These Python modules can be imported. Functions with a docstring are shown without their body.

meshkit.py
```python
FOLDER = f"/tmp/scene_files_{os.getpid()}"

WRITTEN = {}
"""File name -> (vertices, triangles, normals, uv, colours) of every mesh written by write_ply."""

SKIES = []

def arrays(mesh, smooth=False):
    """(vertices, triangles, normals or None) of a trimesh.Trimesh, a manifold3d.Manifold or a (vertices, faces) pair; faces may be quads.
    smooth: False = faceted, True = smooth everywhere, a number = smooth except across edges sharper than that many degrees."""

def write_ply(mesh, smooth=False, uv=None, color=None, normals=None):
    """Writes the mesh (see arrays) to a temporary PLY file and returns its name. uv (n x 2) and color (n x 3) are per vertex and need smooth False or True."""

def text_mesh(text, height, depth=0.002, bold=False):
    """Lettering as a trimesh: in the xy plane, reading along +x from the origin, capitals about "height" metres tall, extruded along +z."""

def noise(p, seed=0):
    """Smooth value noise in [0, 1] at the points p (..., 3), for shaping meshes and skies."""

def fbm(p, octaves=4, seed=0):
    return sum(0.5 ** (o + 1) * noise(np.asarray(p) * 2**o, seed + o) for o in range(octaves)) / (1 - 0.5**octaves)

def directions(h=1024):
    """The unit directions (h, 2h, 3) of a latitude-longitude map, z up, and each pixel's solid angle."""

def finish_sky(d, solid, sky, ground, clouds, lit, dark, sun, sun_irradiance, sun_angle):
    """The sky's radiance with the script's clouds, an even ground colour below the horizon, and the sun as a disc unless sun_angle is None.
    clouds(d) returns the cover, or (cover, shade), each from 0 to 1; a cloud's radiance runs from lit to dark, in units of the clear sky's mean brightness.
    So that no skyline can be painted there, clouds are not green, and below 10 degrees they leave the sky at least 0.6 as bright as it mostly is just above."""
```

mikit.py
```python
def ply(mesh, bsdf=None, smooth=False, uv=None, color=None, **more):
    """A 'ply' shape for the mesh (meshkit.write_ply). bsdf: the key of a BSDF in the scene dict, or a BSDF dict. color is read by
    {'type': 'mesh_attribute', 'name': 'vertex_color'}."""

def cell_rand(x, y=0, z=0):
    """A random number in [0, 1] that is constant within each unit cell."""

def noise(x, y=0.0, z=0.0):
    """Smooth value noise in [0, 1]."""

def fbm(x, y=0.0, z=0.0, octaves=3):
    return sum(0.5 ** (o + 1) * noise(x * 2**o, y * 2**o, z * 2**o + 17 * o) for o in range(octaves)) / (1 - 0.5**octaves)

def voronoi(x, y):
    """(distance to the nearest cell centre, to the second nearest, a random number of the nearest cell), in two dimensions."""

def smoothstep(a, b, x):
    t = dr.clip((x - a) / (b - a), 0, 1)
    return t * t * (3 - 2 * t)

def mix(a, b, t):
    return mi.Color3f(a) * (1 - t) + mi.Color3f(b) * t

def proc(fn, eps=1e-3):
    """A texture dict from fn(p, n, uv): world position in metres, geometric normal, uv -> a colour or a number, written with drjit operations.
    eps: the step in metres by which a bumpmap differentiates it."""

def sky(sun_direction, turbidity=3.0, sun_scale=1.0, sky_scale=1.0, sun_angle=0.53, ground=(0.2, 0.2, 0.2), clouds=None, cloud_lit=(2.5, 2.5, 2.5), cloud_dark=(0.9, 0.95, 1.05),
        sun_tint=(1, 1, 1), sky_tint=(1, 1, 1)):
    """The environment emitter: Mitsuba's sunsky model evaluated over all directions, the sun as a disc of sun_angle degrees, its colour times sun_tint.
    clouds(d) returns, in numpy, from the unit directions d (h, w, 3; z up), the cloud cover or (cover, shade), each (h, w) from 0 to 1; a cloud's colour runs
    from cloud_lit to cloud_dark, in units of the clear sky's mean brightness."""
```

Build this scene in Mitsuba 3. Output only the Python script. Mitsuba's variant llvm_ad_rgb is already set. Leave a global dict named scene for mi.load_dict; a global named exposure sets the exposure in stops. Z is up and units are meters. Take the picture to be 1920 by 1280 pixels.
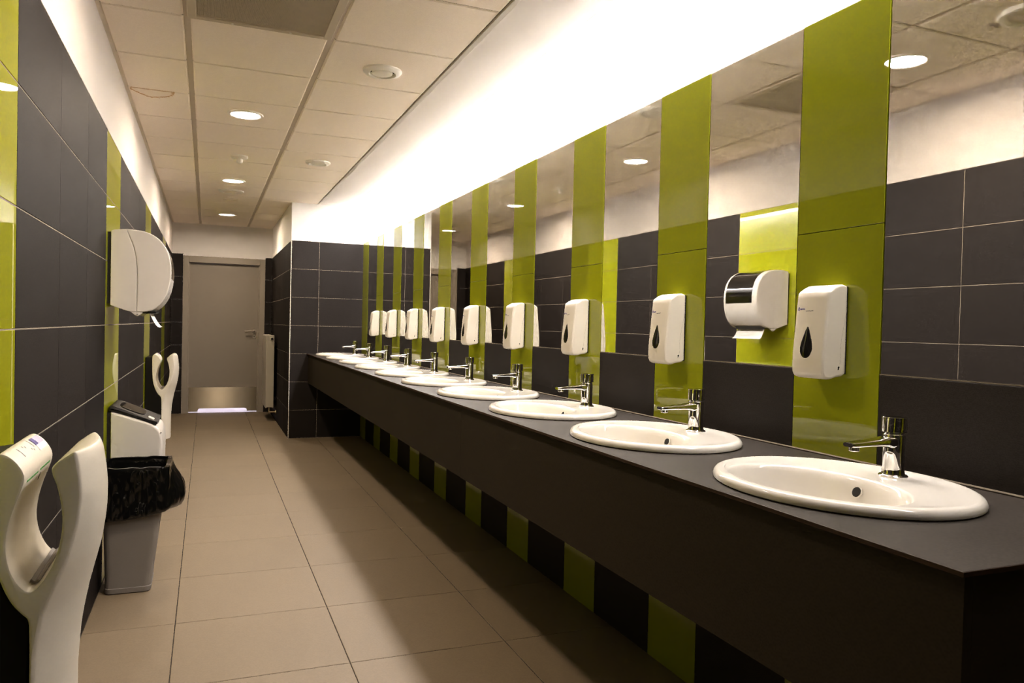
import math
import numpy as np
import trimesh
import shapely.geometry as sg
import drjit as dr
import mitsuba as mi
import meshkit
import mikit
from mikit import ply, proc, noise, fbm, smoothstep, mix, cell_rand

T = mi.ScalarTransform4f
scene, labels = {}, {}

# ------------------------------------------------------------------ camera
F, YAW, PITCH, ROLL = 1424.5, .3823, -.0185, .0232
cy_, sy_, cp_, sp_, cr_, sr_ = math.cos(YAW), math.sin(YAW), math.cos(PITCH), math.sin(PITCH), math.cos(ROLL), math.sin(ROLL)
fwd = np.array([sy_ * cp_, cy_ * cp_, sp_])
r0 = np.array([cy_, -sy_, 0.0])
u0 = np.cross(r0, fwd)
up = -sr_ * r0 + cr_ * u0
EYE = np.array([0, 0, 1.2531])
scene['camera'] = {'type': 'perspective', 'fov': math.degrees(2 * math.atan(960 / F)), 'fov_axis': 'x', 'near_clip': .02, 'far_clip': 60.0,
                   'to_world': T().look_at(origin=EYE.tolist(), target=(EYE + fwd).tolist(), up=up.tolist())}

# ------------------------------------------------------------------ light and exposure
exposure = 1.15
SLOT = [20.0, 18.4, 17.4]          # opal linear lights in the ceiling slot along the mirror wall
DOWN = [165.0, 133.0, 100.0]          # round recessed downlights
HALL = [3.3, 3.15, 3.9]            # lamp of the hall behind the door


def emitter(rgb):
    return {'type': 'area', 'radiance': {'type': 'rgb', 'value': list(rgb)}}


# ------------------------------------------------------------------ materials
def rgb(*c):
    return {'type': 'rgb', 'value': list(c)}


def body(r, g, b):
    """the diffuse reflectance under a clear coat that reflects (r, g, b) in all"""
    return tuple(c / .41 / (1 + .6 * c / .41) for c in (r, g, b))


def two(b):
    return {'type': 'twosided', 'bsdf': b}


def speck(base, amount, scale, amount2=0.0, scale2=3.0):
    """a colour with fine grain and soft large mottling"""
    b = mi.Color3f(base)

    def fn(p, n, uv):
        g = noise(p.x * scale, p.y * scale, p.z * scale) - .5
        if not amount2:
            return b * (1 + amount * g)
        return b * (1 + amount * g + amount2 * (noise(p.x * scale2, p.y * scale2, p.z * scale2) - .5))
    return proc(fn)


def matte(color, rough=.6, spec=.3):
    return two({'type': 'principled', 'base_color': color, 'roughness': rough, 'specular': spec})


def coat(color, alpha, ior=1.5, spec=1.0):
    return two({'type': 'roughplastic', 'diffuse_reflectance': color, 'alpha': alpha, 'int_ior': ior, 'distribution': 'ggx', 'nonlinear': True, 'specular_reflectance': rgb(spec, spec, spec)})


def gloss(color, ior=1.5):
    return two({'type': 'plastic', 'diffuse_reflectance': color, 'int_ior': ior, 'nonlinear': True})


def metal(color, alpha):
    if alpha == 0:
        return two({'type': 'conductor', 'material': 'none', 'specular_reflectance': rgb(*color)})
    return two({'type': 'roughconductor', 'material': 'none', 'specular_reflectance': rgb(*color), 'alpha': alpha, 'distribution': 'ggx'})


def stain_fn(p, n, uv):
    base = mi.Color3f(.95, .855, .755) * (1 + .10 * (noise(p.x * 260, p.y * 260, p.z * 260) - .5))
    # a dried water stain: brown rim, faintly tinted middle
    ex, ey = (p.x + .302) / .112, (p.y - 4.752) / .16
    wob = .30 * (fbm(p.x * 34, p.y * 34, 3.0) - .5) + .10 * (noise(p.x * 90, p.y * 90, 5.0) - .5)
    r = dr.sqrt(ex * ex + ey * ey) + wob
    edge = 1 - smoothstep(.006, .016, p.y - 4.7455 + .010 * (fbm(p.x * 40, 1.0, 2.0) - .5))
    rim = dr.maximum(smoothstep(.84, .96, r) * (1 - smoothstep(.985, 1.01, r)), edge * (1 - smoothstep(.985, 1.01, r)) * .8)
    inside = 1 - smoothstep(.97, 1.0, r)
    c = mix(base, mi.Color3f(.80, .68, .52), .35 * inside)
    return mix(c, mi.Color3f(.50, .28, .085), .8 * rim)


def laminate_fn(p, n, uv):
    g = noise(p.x * 300, p.y * 300, p.z * 300) - .5
    h = fbm(p.x * 5, p.y * 2.5, p.z * 5) - .5
    return mi.Color3f(.045, .0345, .0255) * (1 + .22 * g + .12 * h)


def brushed_fn(p, n, uv):
    return mi.Color3f(.24, .21, .16) * (1 + .12 * (noise(p.x * 6, p.y * 6, p.z * 500) - .5))


def panel_bsdf(color):
    def bump(p, n, uv):
        return .0011 * fbm(p.x * 150, p.y * 150, p.z * 150, 2)
    PB.setdefault('fn', bump)
    return two({'type': 'bumpmap', 'scale': 1.0, 'tex': proc(PB['fn'], 2e-3), 'bsdf': {'type': 'principled', 'base_color': color, 'roughness': .85, 'specular': .15}})


PB = {}
M = {
    'plaster': matte(rgb(.90, .89, .88), .8, .2),
    'wall_paint': matte(rgb(.62, .585, .565), .8, .2),
    'drywall': matte(rgb(.74, .705, .68), .8, .2),
    'grout': matte(rgb(.25, .215, .175), .9, .1),
    'grout_dark': matte(rgb(.035, .028, .021), .9, .1),
    'tile_dark': coat(speck(body(.0120, .0094, .0085), .40, 420), .30, 1.40, .42),
    'tile_dark_b': coat(speck(body(.0108, .0084, .0076), .40, 420), .31, 1.40, .42),
    'tile_dark_c': coat(speck(body(.0134, .0106, .0096), .40, 420), .305, 1.40, .42),
    'tile_green': gloss(speck(body(.200, .214, .007), .05, 160), 1.52),
    'tile_green_wall': gloss(speck(body(.335, .352, .014), .05, 160), 1.52),
    'floor_tile': coat(speck(body(.180, .132, .080), .10, 240, .06, 2.0), .30, 1.45),
    'floor_tile_b': coat(speck(body(.173, .127, .077), .10, 240, .06, 2.0), .30, 1.45),
    'ceiling_panel': panel_bsdf(speck((.95, .855, .755), .12, 260)),
    'ceiling_panel_stained': panel_bsdf(proc(stain_fn)),
    'ceiling_bar': matte(rgb(.56, .48, .40), .5, .3),
    'ceiling_void': matte(rgb(.05, .045, .04), .9, .1),
    'grille_metal': matte(rgb(.58, .50, .39), .5, .4),
    'fitting_white': matte(rgb(.95, .91, .84), .5, .35),
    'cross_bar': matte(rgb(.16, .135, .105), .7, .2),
    'edge_trim': matte(rgb(.74, .66, .56), .5, .3),
    'grille_back': matte(rgb(.30, .25, .19), .6, .3),
    'white_metal': coat(rgb(*body(.86, .81, .73)), .25),
    'mirror': metal((.90, .895, .875), 0),
    'mirror_edge': matte(rgb(.05, .05, .045), .4, .4),
    'counter_top': coat(proc(laminate_fn), .18, 1.47, .9),
    'counter_front': coat(speck(body(.0200, .0148, .0092), .25, 300), .34, 1.35, .5),
    'counter_edge': matte(rgb(.026, .0115, .0045), .5, .2),
    'sealant': matte(rgb(.13, .108, .078), .8, .1),
    'ceramic': gloss(rgb(*body(.70, .665, .60)), 1.52),
    'chrome': metal((.84, .83, .81), 0),
    'steel': two({'type': 'roughconductor', 'material': 'none', 'specular_reflectance': proc(brushed_fn), 'alpha_u': .05, 'alpha_v': .60, 'distribution': 'ggx'}),
    'satin_metal': metal((.50, .45, .38), .22),
    'white_plastic': coat(rgb(*body(.84, .80, .745)), .10),
    'dispenser_plastic': coat(rgb(*body(.70, .645, .545)), .10),
    'cream_plastic': coat(speck(body(.86, .79, .66), .04, 300), .20),
    'black_plastic': coat(rgb(.010, .009, .008), .16, 1.45, .35),
    'black_matte': matte(rgb(.008, .007, .007), .6, .3),
    'dark_grey_plastic': coat(rgb(.020, .019, .018), .22, 1.5, .45),
    'grey_plastic': coat(speck(body(.21, .188, .165), .10, 500), .30),
    'smoke_window': gloss(rgb(.012, .011, .010), 1.5),
    'bag': gloss(rgb(.006, .006, .006), 1.45),
    'paper': matte(rgb(.82, .79, .75), .9, .1),
    'door_paint': matte(speck((.23, .20, .162), .06, 200), .5, .4),
    'frame_paint': matte(rgb(.27, .235, .19), .45, .4),
    'radiator_paint': coat(rgb(*body(.62, .56, .46)), .2),
    'brass': metal((.55, .45, .30), .2),
    'ink_blue': matte(rgb(.03, .02, .16), .5, .3),
    'ink_grey': matte(rgb(.10, .10, .11), .6, .2),
    'ink_pale': matte(rgb(.42, .40, .38), .6, .2),
    'sticker_lilac': matte(rgb(.42, .36, .52), .5, .3),
    'sticker_white': matte(rgb(.78, .76, .76), .5, .3),
    'sticker_smudge': matte(rgb(.40, .335, .27), .8, .1),
    'led_green': matte(rgb(.05, .22, .06), .4, .4),
    'lamp_diffuser': matte(rgb(.8, .8, .78), .6, .2),
    'hall_floor': matte(rgb(.72, .70, .70), .6, .2),
}
for k, v in M.items():
    scene['mat_' + k] = v


# ------------------------------------------------------------------ keys, labels and shape helpers
def key_for(name, parent=None):
    base = f'{parent}__{name}' if parent else name
    k, i = base, 0
    while k in scene or k in labels:
        i += 1
        k = f'{base}_{i:03d}'
    return k


def thing(name, label, cat, group=None):
    k = key_for(name)
    labels[k] = {'label': label, 'category': cat}
    if group:
        labels[k]['group'] = group
    return k


def add(name, mesh, mat, parent=None, smooth=False, tw=None, label=None, emit=None):
    k = key_for(name, parent)
    d = mesh if isinstance(mesh, dict) else ply(mesh, 'mat_' + mat, smooth)
    d = dict(d)
    if tw is not None:
        d['to_world'] = tw
    if emit is not None:
        d['emitter'] = emitter(emit)
    scene[k] = d
    if label:
        labels.setdefault(k, {})['label'] = label
    return k


def shape(mesh, mat, smooth=False):
    return ply(mesh, 'mat_' + mat, smooth)


def struct(name, mesh, mat, label=None):
    k = key_for(name)
    scene[k] = ply(mesh, 'mat_' + mat, False)
    labels[k] = {'kind': 'structure'}
    if label:
        labels[k]['label'] = label
    return k


def box(x0, x1, y0, y1, z0, z1):
    m = trimesh.creation.box((x1 - x0, y1 - y0, z1 - z0))
    m.apply_translation(((x0 + x1) / 2, (y0 + y1) / 2, (z0 + z1) / 2))
    return m


def cat(*ms):
    return trimesh.util.concatenate(list(ms))


def bevel_box(x0, x1, y0, y1, z0, z1, b):
    h = np.array([(x1 - x0) / 2, (y1 - y0) / 2, (z1 - z0) / 2])
    pts = []
    for sx in (-1, 1):
        for sy in (-1, 1):
            for sz in (-1, 1):
                s = np.array([sx, sy, sz])
                for a in range(3):
                    q = h - b
                    q[a] = h[a]
                    pts.append(s * q)
    m = trimesh.convex.convex_hull(np.array(pts))
    m.apply_translation(((x0 + x1) / 2, (y0 + y1) / 2, (z0 + z1) / 2))
    return m


def round_box(x0, x1, y0, y1, z0, z1, r, n=5):
    """box with rounded edges: hull of eight spheres"""
    s = trimesh.creation.icosphere(2, r).vertices
    pts = [s + np.array([x, y, z]) for x in (x0 + r, x1 - r) for y in (y0 + r, y1 - r) for z in (z0 + r, z1 - r)]
    return trimesh.convex.convex_hull(np.vstack(pts))


def slab_tile(axis, face, back, a0, a1, c0, c1, b=.0012):
    """a tile: faces towards 'face' from 'back' along axis; (a, c) the two other axes in x, y, z order; bevelled front edges"""
    s = 1 if face > back else -1
    rings = [(back, 0), (face - s * b, 0), (face, b)]
    v = []
    for d, i in rings:
        for a, c in ((a0 + i, c0 + i), (a1 - i, c0 + i), (a1 - i, c1 - i), (a0 + i, c1 - i)):
            p = [0, 0, 0]
            o = [k for k in range(3) if k != axis]
            p[axis], p[o[0]], p[o[1]] = d, a, c
            v.append(p)
    f = []
    for r in (0, 4):
        for k in range(4):
            a, b_ = r + k, r + (k + 1) % 4
            f += [[a, b_, b_ + 4], [a, b_ + 4, a + 4]]
    f += [[8, 9, 10], [8, 10, 11], [0, 2, 1], [0, 3, 2]]
    m = trimesh.Trimesh(np.array(v, float), np.array(f), process=False)
    if m.volume < 0:
        m.invert()
    return m


def chaikin(p, n=2, closed=True):
    p = np.asarray(p, float)
    for _ in range(n):
        q = np.roll(p, -1, 0) if closed else p[1:]
        a = p if closed else p[:-1]
        new = np.stack([.75 * a + .25 * q, .25 * a + .75 * q], 1).reshape(-1, p.shape[1])
        p = new if closed else np.vstack([p[:1], new, p[-1:]])
    return p


def ring_normals(p):
    t = np.roll(p, -1, 0) - np.roll(p, 1, 0)
    n = np.stack([t[:, 1], -t[:, 0]], 1)
    return n / (np.linalg.norm(n, axis=1, keepdims=True) + 1e-12)


def ccw(p):
    p = np.asarray(p, float)
    a = np.sum(p[:, 0] * np.roll(p[:, 1], -1) - np.roll(p[:, 0], -1) * p[:, 1])
    return p if a > 0 else p[::-1]


def stitch(rings, cap0=True, cap1=True, flat=None):
    """closed rings (k, n, 3) into a mesh; caps triangulated in the 2-D coordinates 'flat' (n, 2)"""
    rings = np.asarray(rings, float)
    k, n = rings.shape[:2]
    i, j = np.meshgrid(np.arange(k - 1), np.arange(n), indexing='ij')
    a, b = i * n + j, i * n + (j + 1) % n
    f = [np.stack([a, b, b + n], -1).reshape(-1, 3), np.stack([a, b + n, a + n], -1).reshape(-1, 3)]
    v = rings.reshape(-1, 3)
    for ring, on, base, flip in ((rings[0], cap0, 0, True), (rings[-1], cap1, (k - 1) * n, False)):
        if not on:
            continue
        p2 = ring[:, list(flat)] if flat is not None else ring[:, :2]
        tri = earcut(p2)
        f.append((tri[:, ::-1] if flip else tri) + base)
    m = trimesh.Trimesh(v, np.vstack(f), process=False)
    trimesh.repair.fix_normals(m) if m.is_watertight else None
    if m.volume < 0:
        m.invert()
    return m


def earcut(p2):
    import mapbox_earcut
    return np.asarray(mapbox_earcut.triangulate_float64(np.asarray(p2, np.float64), np.array([len(p2)], np.uint32))).reshape(-1, 3).astype(int)


def pillow(profile, y0, y1, r, bulge=None, n=4, extra=0):
    """profile (x, z) extruded along y with edges rounded by r; bulge(x, z, t) moves x, t from -1 to 1 across"""
    p = ccw(profile)
    nm = ring_normals(p)
    ang = np.linspace(0, np.pi / 2, n + 1)
    st = [(r * (1 - math.sin(a)), y0 + r * (1 - math.cos(a))) for a in ang]
    mid = [(0, y) for y in np.linspace(y0 + r, y1 - r, extra + 2)[1:-1]] if extra else []
    st = st + mid + [(i, y1 + y0 - y) for i, y in reversed(st)]
    rings = []
    for ins, y in st:
        q = p - nm * ins
        x = q[:, 0].copy()
        if bulge is not None:
            t = (2 * y - y0 - y1) / (y1 - y0)
            x = bulge(q[:, 0], q[:, 1], t)
        rings.append(np.stack([x, np.full(len(q), y), q[:, 1]], 1))
    return stitch(rings, flat=(0, 2))


def lathe(prof, n=40, cap=True):
    """profile (r, z) turned around z"""
    prof = np.asarray(prof, float)
    ang = np.arange(n) * 2 * np.pi / n
    v = np.stack([prof[:, None, 0] * np.cos(ang), prof[:, None, 0] * np.sin(ang), np.broadcast_to(prof[:, None, 1], (len(prof), n))], -1)
    k = len(prof)
    i, j = np.meshgrid(np.arange(k - 1), np.arange(n), indexing='ij')
    a, b = i * n + j, i * n + (j + 1) % n
    f = np.vstack([np.stack([a, b, b + n], -1).reshape(-1, 3), np.stack([a, b + n, a + n], -1).reshape(-1, 3)])
    m = trimesh.Trimesh(v.reshape(-1, 3), f, process=False)
    m.merge_vertices()
    m.update_faces(m.nondegenerate_faces())
    return m


def tube_mesh(points, radius, n=14):
    p = np.asarray(points, float)
    r = np.broadcast_to(radius, (len(p),))
    t = np.gradient(p, axis=0)
    t /= np.linalg.norm(t, axis=1, keepdims=True)
    ref = np.array([0, 0, 1.0]) if abs(t[0][2]) < .9 else np.array([1.0, 0, 0])
    a = np.cross(t, ref)
    a /= np.linalg.norm(a, axis=1, keepdims=True)
    b = np.cross(t, a)
    th = np.arange(n) * 2 * np.pi / n
    rings = p[:, None] + r[:, None, None] * (np.cos(th)[None, :, None] * a[:, None] + np.sin(th)[None, :, None] * b[:, None])
    k = len(p)
    i, j = np.meshgrid(np.arange(k - 1), np.arange(n), indexing='ij')
    q, w = i * n + j, i * n + (j + 1) % n
    f = [np.stack([q, w, w + n], -1).reshape(-1, 3), np.stack([q, w + n, q + n], -1).reshape(-1, 3)]
    v = rings.reshape(-1, 3)
    c0, c1 = len(v), len(v) + 1
    v = np.vstack([v, p[:1], p[-1:]])
    th = np.arange(n)
    f.append(np.stack([np.full(n, c0), (th + 1) % n, th], 1))
    f.append(np.stack([np.full(n, c1), (k - 1) * n + th, (k - 1) * n + (th + 1) % n], 1))
    m = trimesh.Trimesh(v, np.vstack(f), process=False)
    if m.volume < 0:
        m.invert()
    return m


def flat_plate(outline, axis_map, depth):
    """outline (n, 2) extruded by depth; axis_map: 3x4-like function on (a, b, d)"""
    poly = sg.Polygon(outline)
    m = trimesh.creation.extrude_polygon(poly, depth, engine='earcut')
    m.vertices = np.array([axis_map(*v) for v in m.vertices])
    if m.volume < 0:
        m.invert()
    return m


# ------------------------------------------------------------------ the room's measures
XL, XR, XP = -.443, 1.605, .83            # left wall, mirror wall, side of the pier
YE, YD, YB = 8.487, 11.05, -1.6           # end wall, door wall, wall behind the camera
H = 2.54
TILE = .305
TOP = 2.135
CX = [-.098, .507, 1.102]
CY0, CDY = 3.543, .6017
FX0, FDX, FY0, FDY = -.1032, .6137, 2.7996, .5955
STRIPE0, PERIOD, STRIPE = 1.458, .7472, .305
DARKS = ['tile_dark', 'tile_dark_b', 'tile_dark_c']
rnd = np.random.RandomState(5)


def dark():
    return DARKS[rnd.randint(3)]


# ------------------------------------------------------------------ floor
fl = struct('floor', box(XL - .1, XR + .12, YB - .1, YD + .1, -.08, -.0016), 'grout_dark')
xs = [XL] + [FX0 + FDX * k for k in range(0, 3)] + [XR + .012]
ys = [YB] + [FY0 + FDY * k for k in range(-8, 14) if YB + .02 < FY0 + FDY * k < YD - .01] + [YD + .05]
G = .0016
for a, b in zip(xs[:-1], xs[1:]):
    for c, d in zip(ys[:-1], ys[1:]):
        x1, y1 = b, d
        if a > XP and c > YE - .01:
            continue
        if a < XP < b and c >= YE - .01:
            x1 = XP
        if a >= XP - .001 and d > YE:
            y1 = YE
        if a < XP < b and c < YE < d:
            add('tile', slab_tile(2, 0, -.008, a + G, XP, YE + G, d - G, .0012), 'floor_tile', fl)
            y1 = YE
        add('tile', slab_tile(2, 0, -.008, a + G, x1 - G, c + G, y1 - G, .0012), ['floor_tile', 'floor_tile_b'][rnd.randint(2)], fl)

# ------------------------------------------------------------------ left wall: dark tiles with green columns, white plaster above
wl = struct('wall_left', box(XL - .12, XL - .004, YB - .1, YD + .1, -.05, 2.62), 'plaster')
add('plaster', box(XL - .004, XL + .0004, YB, YD, TOP, 2.60), 'wall_paint', wl)
add('grout', box(XL - .004, XL - .0015, YB, YD, 0, TOP), 'grout', wl)
ycol = np.arange(-3.18 - .6, 11.5, .6) + .0
ycol = [y for y in (1.62 + .6 * k for k in range(-6, 17)) if y < YD]
for k, y in enumerate(ycol):
    a, b = max(y, YB), min(y + .6, YD)
    if b - a < .02:
        continue
    green = (round((y - 1.62) / .6) % 4) == 0
    for row in range(7):
        add('green_tile' if green else 'tile', slab_tile(0, XL, XL - .004, a + .0018, b - .0018, row * TILE + .0019, row * TILE + TILE - .0019, .001),
            'tile_green_wall' if green else dark(), wl)

# ------------------------------------------------------------------ mirror wall: green columns, mirrors, dark tiles, white plaster above
wr = struct('wall_right', box(XR + .015, XR + .12, YB - .1, YD + .1, -.05, 2.83), 'plaster')
add('grout', box(XR + .0095, XR + .015, YB, YE, 0, 2.145), 'grout_dark', wr)
GTOP, MTOP, MBOT = 2.147, 2.145, 1.156
stripes = {}
for k in range(-4, 10):
    s = STRIPE0 + PERIOD * k
    a, b = max(s, YB), min(s + STRIPE, YE)
    stripes[k] = (a, b)
    for z0, z1 in ((0, .309), (.309, .914), (.914, 1.543), (1.543, GTOP)):
        add('green_tile', slab_tile(0, XR, XR + .0095, a + .0006, b - .0006, z0 + .0012, z1 - .0012, .0005), 'tile_green', wr)
gaps = {}
for k in range(-4, 9):
    gaps[k] = (stripes[k][1], stripes[k + 1][0])
for k, (a, b) in gaps.items():
    for z0, z1 in ((0, .31), (.31, .615), (.615, .918), (.918, MBOT - .003)):
        add('tile', slab_tile(0, XR, XR + .0095, a + .0008, b - .0008, z0 + .0012, z1 - .0008, .001), dark(), wr)
    add('sealant', box(XR + .0003, XR + .0050, a + .001, b - .001, MBOT - .003, MBOT - .0006), 'sealant', wr)
ordinal = ['first', 'second', 'third', 'fourth', 'fifth', 'sixth', 'seventh', 'eighth', 'ninth', 'tenth']
MNAMES = {0: 'mirror panel between the first and second green strips, showing the paper towel dispenser',
          -1: 'large mirror panel at the right edge, showing dark tiles and a ceiling lamp'}
for k, (a, b) in gaps.items():
    if k < -1:
        continue
    lab = MNAMES.get(k) or f'frameless mirror panel between the {ordinal[k]} and {ordinal[k + 1]} green strips from the right'
    m = thing('mirror', lab, 'mirror', 'mirror panels over the basins')
    ia, ib = a + .003, b - .003
    add('glass', slab_tile(0, XR + .0016, XR + .0095, ia, ib, MBOT, MTOP, .0005), 'mirror', m)

# ------------------------------------------------------------------ end wall and pier
we = struct('wall_end', box(XP + .004, XR + .12, YE + .004, YD + .1, -.05, 2.83), 'plaster')
add('plaster', box(XP + .001, XR + .015, YE + .001, YE + .004, TOP, 2.80), 'plaster', we)
add('plaster', box(XP + .001, XP + .004, YE + .001, YD, TOP, 2.60), 'plaster', we)
add('grout', box(XP + .003, XR + .0095, YE + .002, YE + .004, 0, TOP), 'grout', we)
add('grout', box(XP + .002, XP + .004, YE + .004, YD, 0, TOP), 'grout', we)
for row in range(7):
    z0, z1 = row * TILE + .0018, (row + 1) * TILE - .0018
    for a, b in ((XP + .006, 1.1269), (1.1305, XR + .004)):
        add('tile', slab_tile(1, YE, YE + .004, a, b, z0, z1, .001), dark(), we)
    for j in range(5):
        a, b = YE + .006 + .6 * j, min(YE + .006 + .6 * (j + 1), YD)
        if b - a > .03:
            add('tile', slab_tile(0, XP, XP + .004, a + .002, b - .001, z0, z1, .001), dark(), we)
add('corner_trim', bevel_box(XP - .002, XP + .006, YE - .002, YE + .006, 0, TOP + .002, .001), 'white_metal', we, label='white metal edge trim')

# ------------------------------------------------------------------ door wall, door, hall behind
DX0, DX1, DZ = -.232, .668, 2.025
wf = struct('wall_far', cat(box(XL - .12, DX0 - .03, YD, YD + .12, -.05, 2.62), box(DX1 + .03, XP + .01, YD, YD + .12, -.05, 2.62), box(DX0 - .03, DX1 + .03, YD, YD + .12, DZ + .03, 2.62)), 'plaster')
for row in range(7):
    z0, z1 = row * TILE + .0016, (row + 1) * TILE - .0016
    for a, b in ((XL + .001, -.306), (.742, XP - .001)):
        add('tile', slab_tile(1, YD - .006, YD, a, b, z0, z1, .001), 'tile_dark_b', wf)
dr_ = struct('door_1', cat(bevel_box(-.305, DX0, YD - .018, YD + .10, 0, DZ + .085, .003), bevel_box(DX1, .741, YD - .018, YD + .10, 0, DZ + .085, .003),
                           bevel_box(DX0, DX1, YD - .018, YD + .10, DZ, DZ + .085, .003)), 'frame_paint', 'grey flush door with steel kick plate in a grey metal frame')
add('frame_step', cat(box(DX0, DX0 + .012, YD + .010, YD + .09, 0, DZ), box(DX1 - .012, DX1, YD + .010, YD + .09, 0, DZ)), 'frame_paint', dr_)
N0, N1, NZ, NB = -.098, .530, .058, .016


def leaf_outline(x0, x1, z0, z1):
    r = .03
    arc = [(N0 + r - r * math.cos(t), NZ - r + r * math.sin(t)) for t in np.linspace(0, math.pi / 2, 6)]
    arc2 = [(N1 - r + r * math.sin(t), NZ - r + r * math.cos(t)) for t in np.linspace(0, math.pi / 2, 6)]
    return [(x0, z0), (N0, z0)] + arc + arc2 + [(N1, z0), (x1, z0), (x1, z1), (x0, z1)]


add('leaf', flat_plate(leaf_outline(DX0 + .004, DX1 - .004, NB, DZ - .003), lambda a, b, d: (a, YD + .045 + d, b), .04), 'door_paint', dr_)
kp = flat_plate(leaf_outline(DX0 + .016, DX1 - .016, NB + .001, .345), lambda a, b, d: (a, YD + .0435 + d, b), .0015)
add('kick_plate', ply(kp, 'mat_steel', False, uv=np.asarray(kp.vertices)[:, [0, 2]]), None, dr_, label='brushed steel kick plate')
hx, hz = .612, 1.118
add('handle_rose', tube_mesh([(hx, YD + .045, hz), (hx, YD + .034, hz)], .026, 24), 'satin_metal', dr_, 30)
hd = add('lever_handle', tube_mesh(chaikin([(hx, YD + .034, hz), (hx, YD - .012, hz), (hx - .02, YD - .016, hz), (hx - .125, YD - .016, hz - .004)], 3, False), .0105, 16), 'satin_metal', dr_, 40)
add('lock_rose', tube_mesh([(hx, YD + .045, hz - .075), (hx, YD + .036, hz - .075)], .026, 24), 'satin_metal', dr_, 30)
add('keyhole', tube_mesh([(hx, YD + .037, hz - .075), (hx, YD + .0352, hz - .075)], .009, 16), 'black_matte', dr_, 30)
fh = struct('floor_hall', box(-.7, 1.2, YD + .1, YD + 2.2, -.06, 0), 'hall_floor')
add('sill', box(DX0, DX1, YD + .05, YD + .1, -.05, -.0004), 'hall_floor', fh)
struct('wall_hall', cat(box(-.8, -.7, YD + .12, YD + 2.3, -.05, 2.5), box(1.2, 1.3, YD + .12, YD + 2.3, -.05, 2.5), box(-.8, 1.3, YD + 2.2, YD + 2.3, -.05, 2.5),
                         box(XP - .1, 1.3, YD + .1, YD + .13, -.05, 2.5), box(-.8, XL - .1, YD + .1, YD + .13, -.05, 2.5)), 'plaster')
struct('ceiling_hall', box(-.8, 1.3, YD + .1, YD + 2.3, 2.5, 2.56), 'drywall')
hl = thing('hall_lamp', 'cool white ceiling lamp in the hall behind the door', 'ceiling lamp')
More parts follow.
